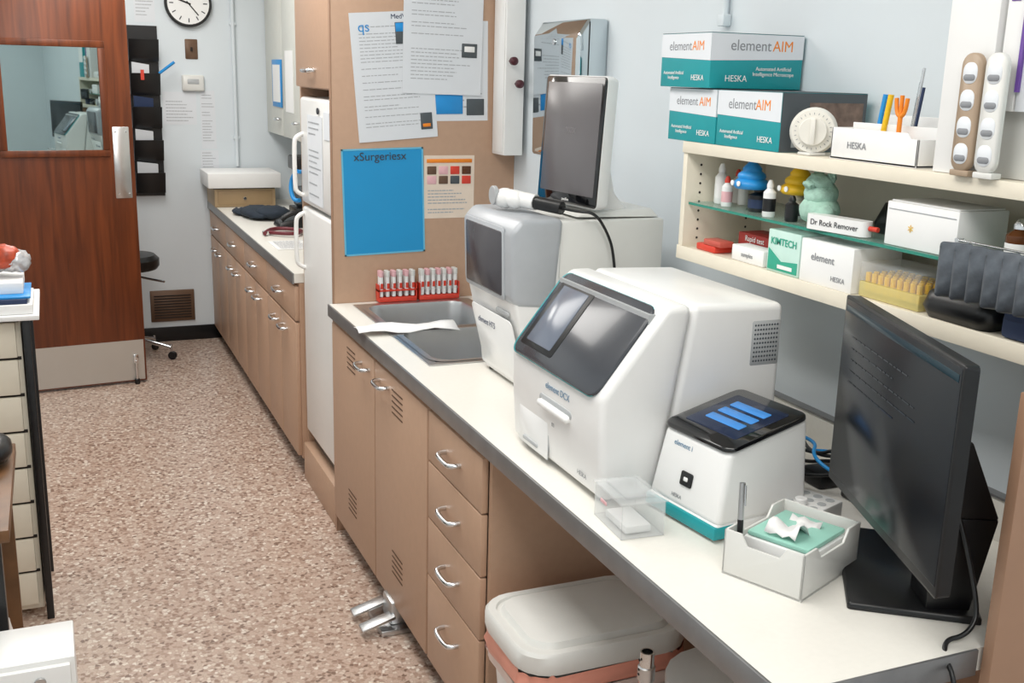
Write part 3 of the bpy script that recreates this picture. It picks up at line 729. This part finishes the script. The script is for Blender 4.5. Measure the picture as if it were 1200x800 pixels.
with G('white_carton'):
    box('carton',1.42,1.535,1.39,1.565,ZG,ZG+.08,PAPER,.002); box('flap',1.425,1.53,1.395,1.56,ZG+.08,ZG+.083,PAPER,.001)
    box('flap_seam',1.419,1.4197,1.395,1.56,ZG+.066,ZG+.0675,INK); text('mark','*',.03,YEL,fX(1.419,1.5,ZG+.03))
bottle('reagent_bottle',1.46,1.295,ZG,.022,.08,AMBER,CHROME,lab=PAPER)
# bottom shelf items
ZB=1.3585
with G('red_packet'):
    box('packet',1.42,1.47,2.12,2.2,ZB,ZB+.016,RED,.003); box('packet_top',1.42,1.46,2.10,2.17,ZB+.016,ZB+.03,mat('red_clear','#e0685a',.3,alpha=.7),.003)
with G('red_carton'):
    box('carton',1.47,1.54,1.97,2.1,ZB,ZB+.055,mat('dark_red','#a02a24',.5),.002); text('print','Rapid test',.018,PAPER,fX(1.469,2.035,ZB+.043))
with G('white_carton'):
    box('carton',1.42,1.465,1.93,2.05,ZB,ZB+.035,PAPER,.002); text('print','samples',.014,LABG,fX(1.419,1.99,ZB+.017))
with G('tissue_wipe_box'):
    box('carton',1.415,1.53,1.80,1.91,ZB,ZB+.09,mat('mint_print','#c8e6dc',.5),.002); text('print','KIMTECH',.021,GREEN,fX(1.414,1.855,ZB+.066),bold=.0003)
    prism('green_band',[(1.805,ZB+.005),(1.905,ZB+.005),(1.905,ZB+.05),(1.86,ZB+.025),(1.805,ZB+.03)],'x',1.4138,1.4149,GREEN); box('white_wave',1.413,1.4137,1.82,1.87,ZB+.01,ZB+.018,PAPER)
with G('white_carton'):
    box('carton',1.41,1.53,1.63,1.79,ZB,ZB+.088,PAPER,.002); text('print','element',.022,LABG,fX(1.409,1.72,ZB+.055)); text('print_small','HESKA',.014,LABG,fX(1.409,1.67,ZB+.02))
with G('pipette_tip_box'):
    box('base',1.42,1.52,1.46,1.62,ZB,ZB+.03,mat('tip_clear','#efe29a',.25,alpha=.6),.003); box('lid',1.42,1.52,1.46,1.62,ZB+.03,ZB+.068,CLEAR,.004)
    for i in range(9):
        for j in range(5): cyl('tip',.0055,.035,(1.432+j*.019,1.472+i*.017,ZB+.012),YEL,8)
with G('zip_pouch'):
    loft('pouch',[(1.44,1.37,.05,.14,.02,ZB),(1.44,1.37,.07,.165,.03,ZB+.02),(1.44,1.37,.06,.15,.03,ZB+.045),(1.445,1.37,.02,.11,.01,ZB+.058)],BLACK,angle=70)
with G('navy_case'):
    box('case',1.415,1.56,1.12,1.27,ZB,ZB+.04,BLUED,.008); box('case_flap',1.412,1.5,1.125,1.265,ZB+.03,ZB+.055,BLUED,.006)
with G('foil_pouch_row'):
    tube('hanging_rod',[(1.402,1.375,ZB+.146),(1.402,1.12,ZB+.146)],.002,CHROME,poly=True)
    for y in (1.37,1.13): box('rod_clip',1.400,1.412,y-.004,y+.004,ZB+.104,ZB+.149,CHROME)
    R=random.Random(12)
    for i in range(7):
        y=1.352-i*.033
        Mp=basis((1.383,y,ZB+.098),(.62,-.78,0),(R.uniform(-.08,.08),R.uniform(-.1,.1),1))
        w=.052
        loft('pouch',[(0,0,w,.094,.006,-.001),(0,0,w,.094,.006,0),(0,-.006,w*.8,.07,.016,.0055),(0,-.01,w*.45,.045,.014,.0085)],FOIL,Mp,angle=60)
        box('zip_strip',-w/2,w/2,.036,.039,0,.0016,CARD,0,Mp)
# ---------------------------------------------------------------- bins
with G('waste_bin'):
    cx,cy=1.075,2.035; W_,H_=.39,.27
    loft('bin',[(cx,cy,W_-.08,H_-.06,.05,.001),(cx,cy,W_,H_,.06,.47),(cx,cy,W_-.01,H_-.01,.06,.47),(cx,cy,W_-.09,H_-.07,.05,.01)],WHITE,cap1=True,cap0=False)
    R=random.Random(2); n=48
    for nm,rows,mt in (('liner_hem',((.003,.40),(.012,.415),(.009,.43),(.015,.442)),LINERW),('liner_band',((.012,.438),(.018,.455),(.013,.472),(.016,.488)),LINER)):
        V=[];F=[]
        for k,(o,z) in enumerate(rows):
            for i,p in enumerate(rr(W_+2*o,H_+2*o,.07,11)):
                V.append((cx+p[0]*(1+R.uniform(-.012,.014)),cy+p[1]*(1+R.uniform(-.012,.014)),z+R.uniform(-.008,.004)))
        for k in range(3):
            for i in range(n): F.append((k*n+i,k*n+(i+1)%n,(k+1)*n+(i+1)%n,(k+1)*n+i))
        mesh(nm,V,F,mt,angle=80)
    w,h=W_+.035,H_+.035
    loft('lid',[(cx,cy,w,h,.08,.487),(cx,cy,w+.006,h+.006,.08,.50),(cx,cy,w+.006,h+.006,.08,.530),(cx,cy,w-.006,h-.006,.077,.538),(cx,cy,w-.04,h-.04,.065,.538),(cx,cy,w-.046,h-.046,.062,.532),(cx,cy,w-.06,h-.06,.06,.532),(cx,cy,w-.075,h-.075,.055,.545),(cx,cy,w-.16,h-.15,.03,.549)],WHITE2)
    box('lid_hinge',cx+w/2-.02,cx+w/2+.01,cy-.08,cy+.08,.49,.525,WHITE2,.004)
with G('waste_bin'):
    cx,cy=1.22,1.62
    loft('bin',[(cx,cy,.24,.24,.1,.001),(cx,cy,.28,.28,.12,.54),(cx,cy,.27,.27,.11,.54),(cx,cy,.23,.23,.09,.01)],mat('grey_bin','#a9a7a4',.4),cap0=False,cap1=True)
    loft('lid',[(cx,cy,.29,.29,.13,.54),(cx,cy,.29,.29,.13,.565),(cx,cy,.23,.23,.1,.585)],mat('grey_bin_lid','#bdbcb9',.4))
with G('metal_pipe'):
    lathe('tube',[(.013,0),(.014,.002),(.014,.69),(.011,.69),(.011,.66)],(.985,1.60,0),CHROME); cyl('collar',.017,.03,(.985,1.60,.63),STEEL); cyl('foot_flange',.03,.012,(.985,1.60,0),CHROME)
    for z in (.645,.655,.675): cyl('hole',.003,.002,(0,0,0),DARK,8,fX(.9695,1.60,z))
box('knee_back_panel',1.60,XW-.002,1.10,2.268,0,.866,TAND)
# ---------------------------------------------------------------- left side
with G('drawer_tower'):
    box('body',-.6,-.125,3.52,3.86,.03,1.0,CREAM,.003)
    for i in range(8):
        z=.05+i*.118; box('drawer',-.58,-.14,3.505,3.52,z,z+.11,CREAM,.004); box('gap',-.59,-.13,3.518,3.521,z+.109,z+.119,DARK); box('pull',-.4,-.3,3.495,3.505,z+.05,z+.06,BLACK,.002)
    for y in (3.5,3.86): box('post',-.12,-.098,y-.012,y+.012,0,1.0,BLACK,.002)
    box('side_sheet',-.122,-.112,3.515,3.845,.05,.98,BLACK)
    box('top',-.6,-.07,3.46,3.88,1.0,1.015,PAPER,.002)
with G('binder_stack'):
    box('binder',-.45,-.085,3.48,3.75,1.0155,1.045,PAPER,.003); box('binder_blue',-.43,-.10,3.49,3.74,1.045,1.06,BLUED,.002); box('paper_top',-.42,-.09,3.5,3.73,1.06,1.066,BLUE,.001)
    box('papers',-.40,-.11,3.55,3.78,1.066,1.10,PAPER,.002)
with G('snack_bag'):
    blob('bag',[(-.2,3.68,1.155,.09,.05,.045),(-.13,3.66,1.15,.045,.04,.035)],mat('foil_bag','#d8d8da',.25,metal=.4,var=.3,scale=40),.006,6)
    blob('print_red',[(-.16,3.65,1.165,.05,.035,.038)],mat('bag_red','#c9502f',.35,var=.5,scale=50),.004,7)
with G('wooden_desk'):
    box('top',-.6,-.145,2.42,3.02,.735,.765,WOODT,.003)
    box('panel',-.58,-.165,2.98,3.0,0,.735,WOODT); box('leg',-.19,-.165,2.44,2.47,0,.735,BLACK); box('leg_b',-.6,-.575,2.44,2.47,0,.735,BLACK)
with G('black_headset'):
    blob('pad',[(-.19,2.88,.80,.045,.09,.035)],BLACK,.001,1)
with G('plastic_bag'):
    blob('bag',[(-.24,2.70,.17,.085,.14,.17),(-.22,2.68,.33,.055,.1,.12)],mat('bag_white','#e6e4e0',.4,var=.15),.006,11)
with G('white_storage_cabinet'):
    box('body',-.5,-.03,2.215,2.38,.0,.55,ENAM,.004)
    box('drawer',-.47,-.04,2.2,2.215,.3,.54,ENAM,.003); cyl('lock',.012,.006,(0,0,0),STEEL,14,fY(-.10,2.2,.51)); box('drawer_low',-.47,-.04,2.2,2.215,.03,.29,ENAM,.003)
# ---------------------------------------------------------------- lights
def area(name,x,y,w,h,p,z=ZC-.06,col=(1,.975,.935)):
    l=bpy.data.lights.new(name,'AREA'); l.shape='RECTANGLE'; l.size=w; l.size_y=h; l.energy=p; l.color=col
    o=bpy.data.objects.new(name,l); o.location=(x,y,z); COL.objects.link(o)
for i,(y,p) in enumerate(((-.4,30),(1.6,24),(3.7,28),(5.8,29))):
    area('ceiling_lamp_%d'%i,.35,y,.8,1.4,p)
    with G('ceiling_light_fixture'):
        for a in ((-.07,-.05,y-.72,y+.72),(.75,.77,y-.72,y+.72),(-.05,.75,y-.72,y-.7),(-.05,.75,y+.7,y+.72)): box('frame',a[0],a[1],a[2],a[3],ZC-.07,ZC-.001,ENAM)
w=bpy.data.worlds.new('world'); S.world=w; w.use_nodes=True; w.node_tree.nodes['Background'].inputs[0].default_value=(.8,.88,1,1); w.node_tree.nodes['Background'].inputs[1].default_value=.4
# ---------------------------------------------------------------- camera
cd=bpy.data.cameras.new('camera'); cam=bpy.data.objects.new('camera',cd); COL.objects.link(cam)
cd.sensor_width=36; cd.lens=37.8; cd.clip_start=.05
r=Vector((.9214,-.3878,.0254)).normalized(); b=Vector((-.3820,-.8917,.2425)); b=(b-r*b.dot(r)).normalized(); u=b.cross(r)
cam.matrix_world=Matrix(((r.x,u.x,b.x,0),(r.y,u.y,b.y,0),(r.z,u.z,b.z,1.76),(0,0,0,1)))
S.camera=cam
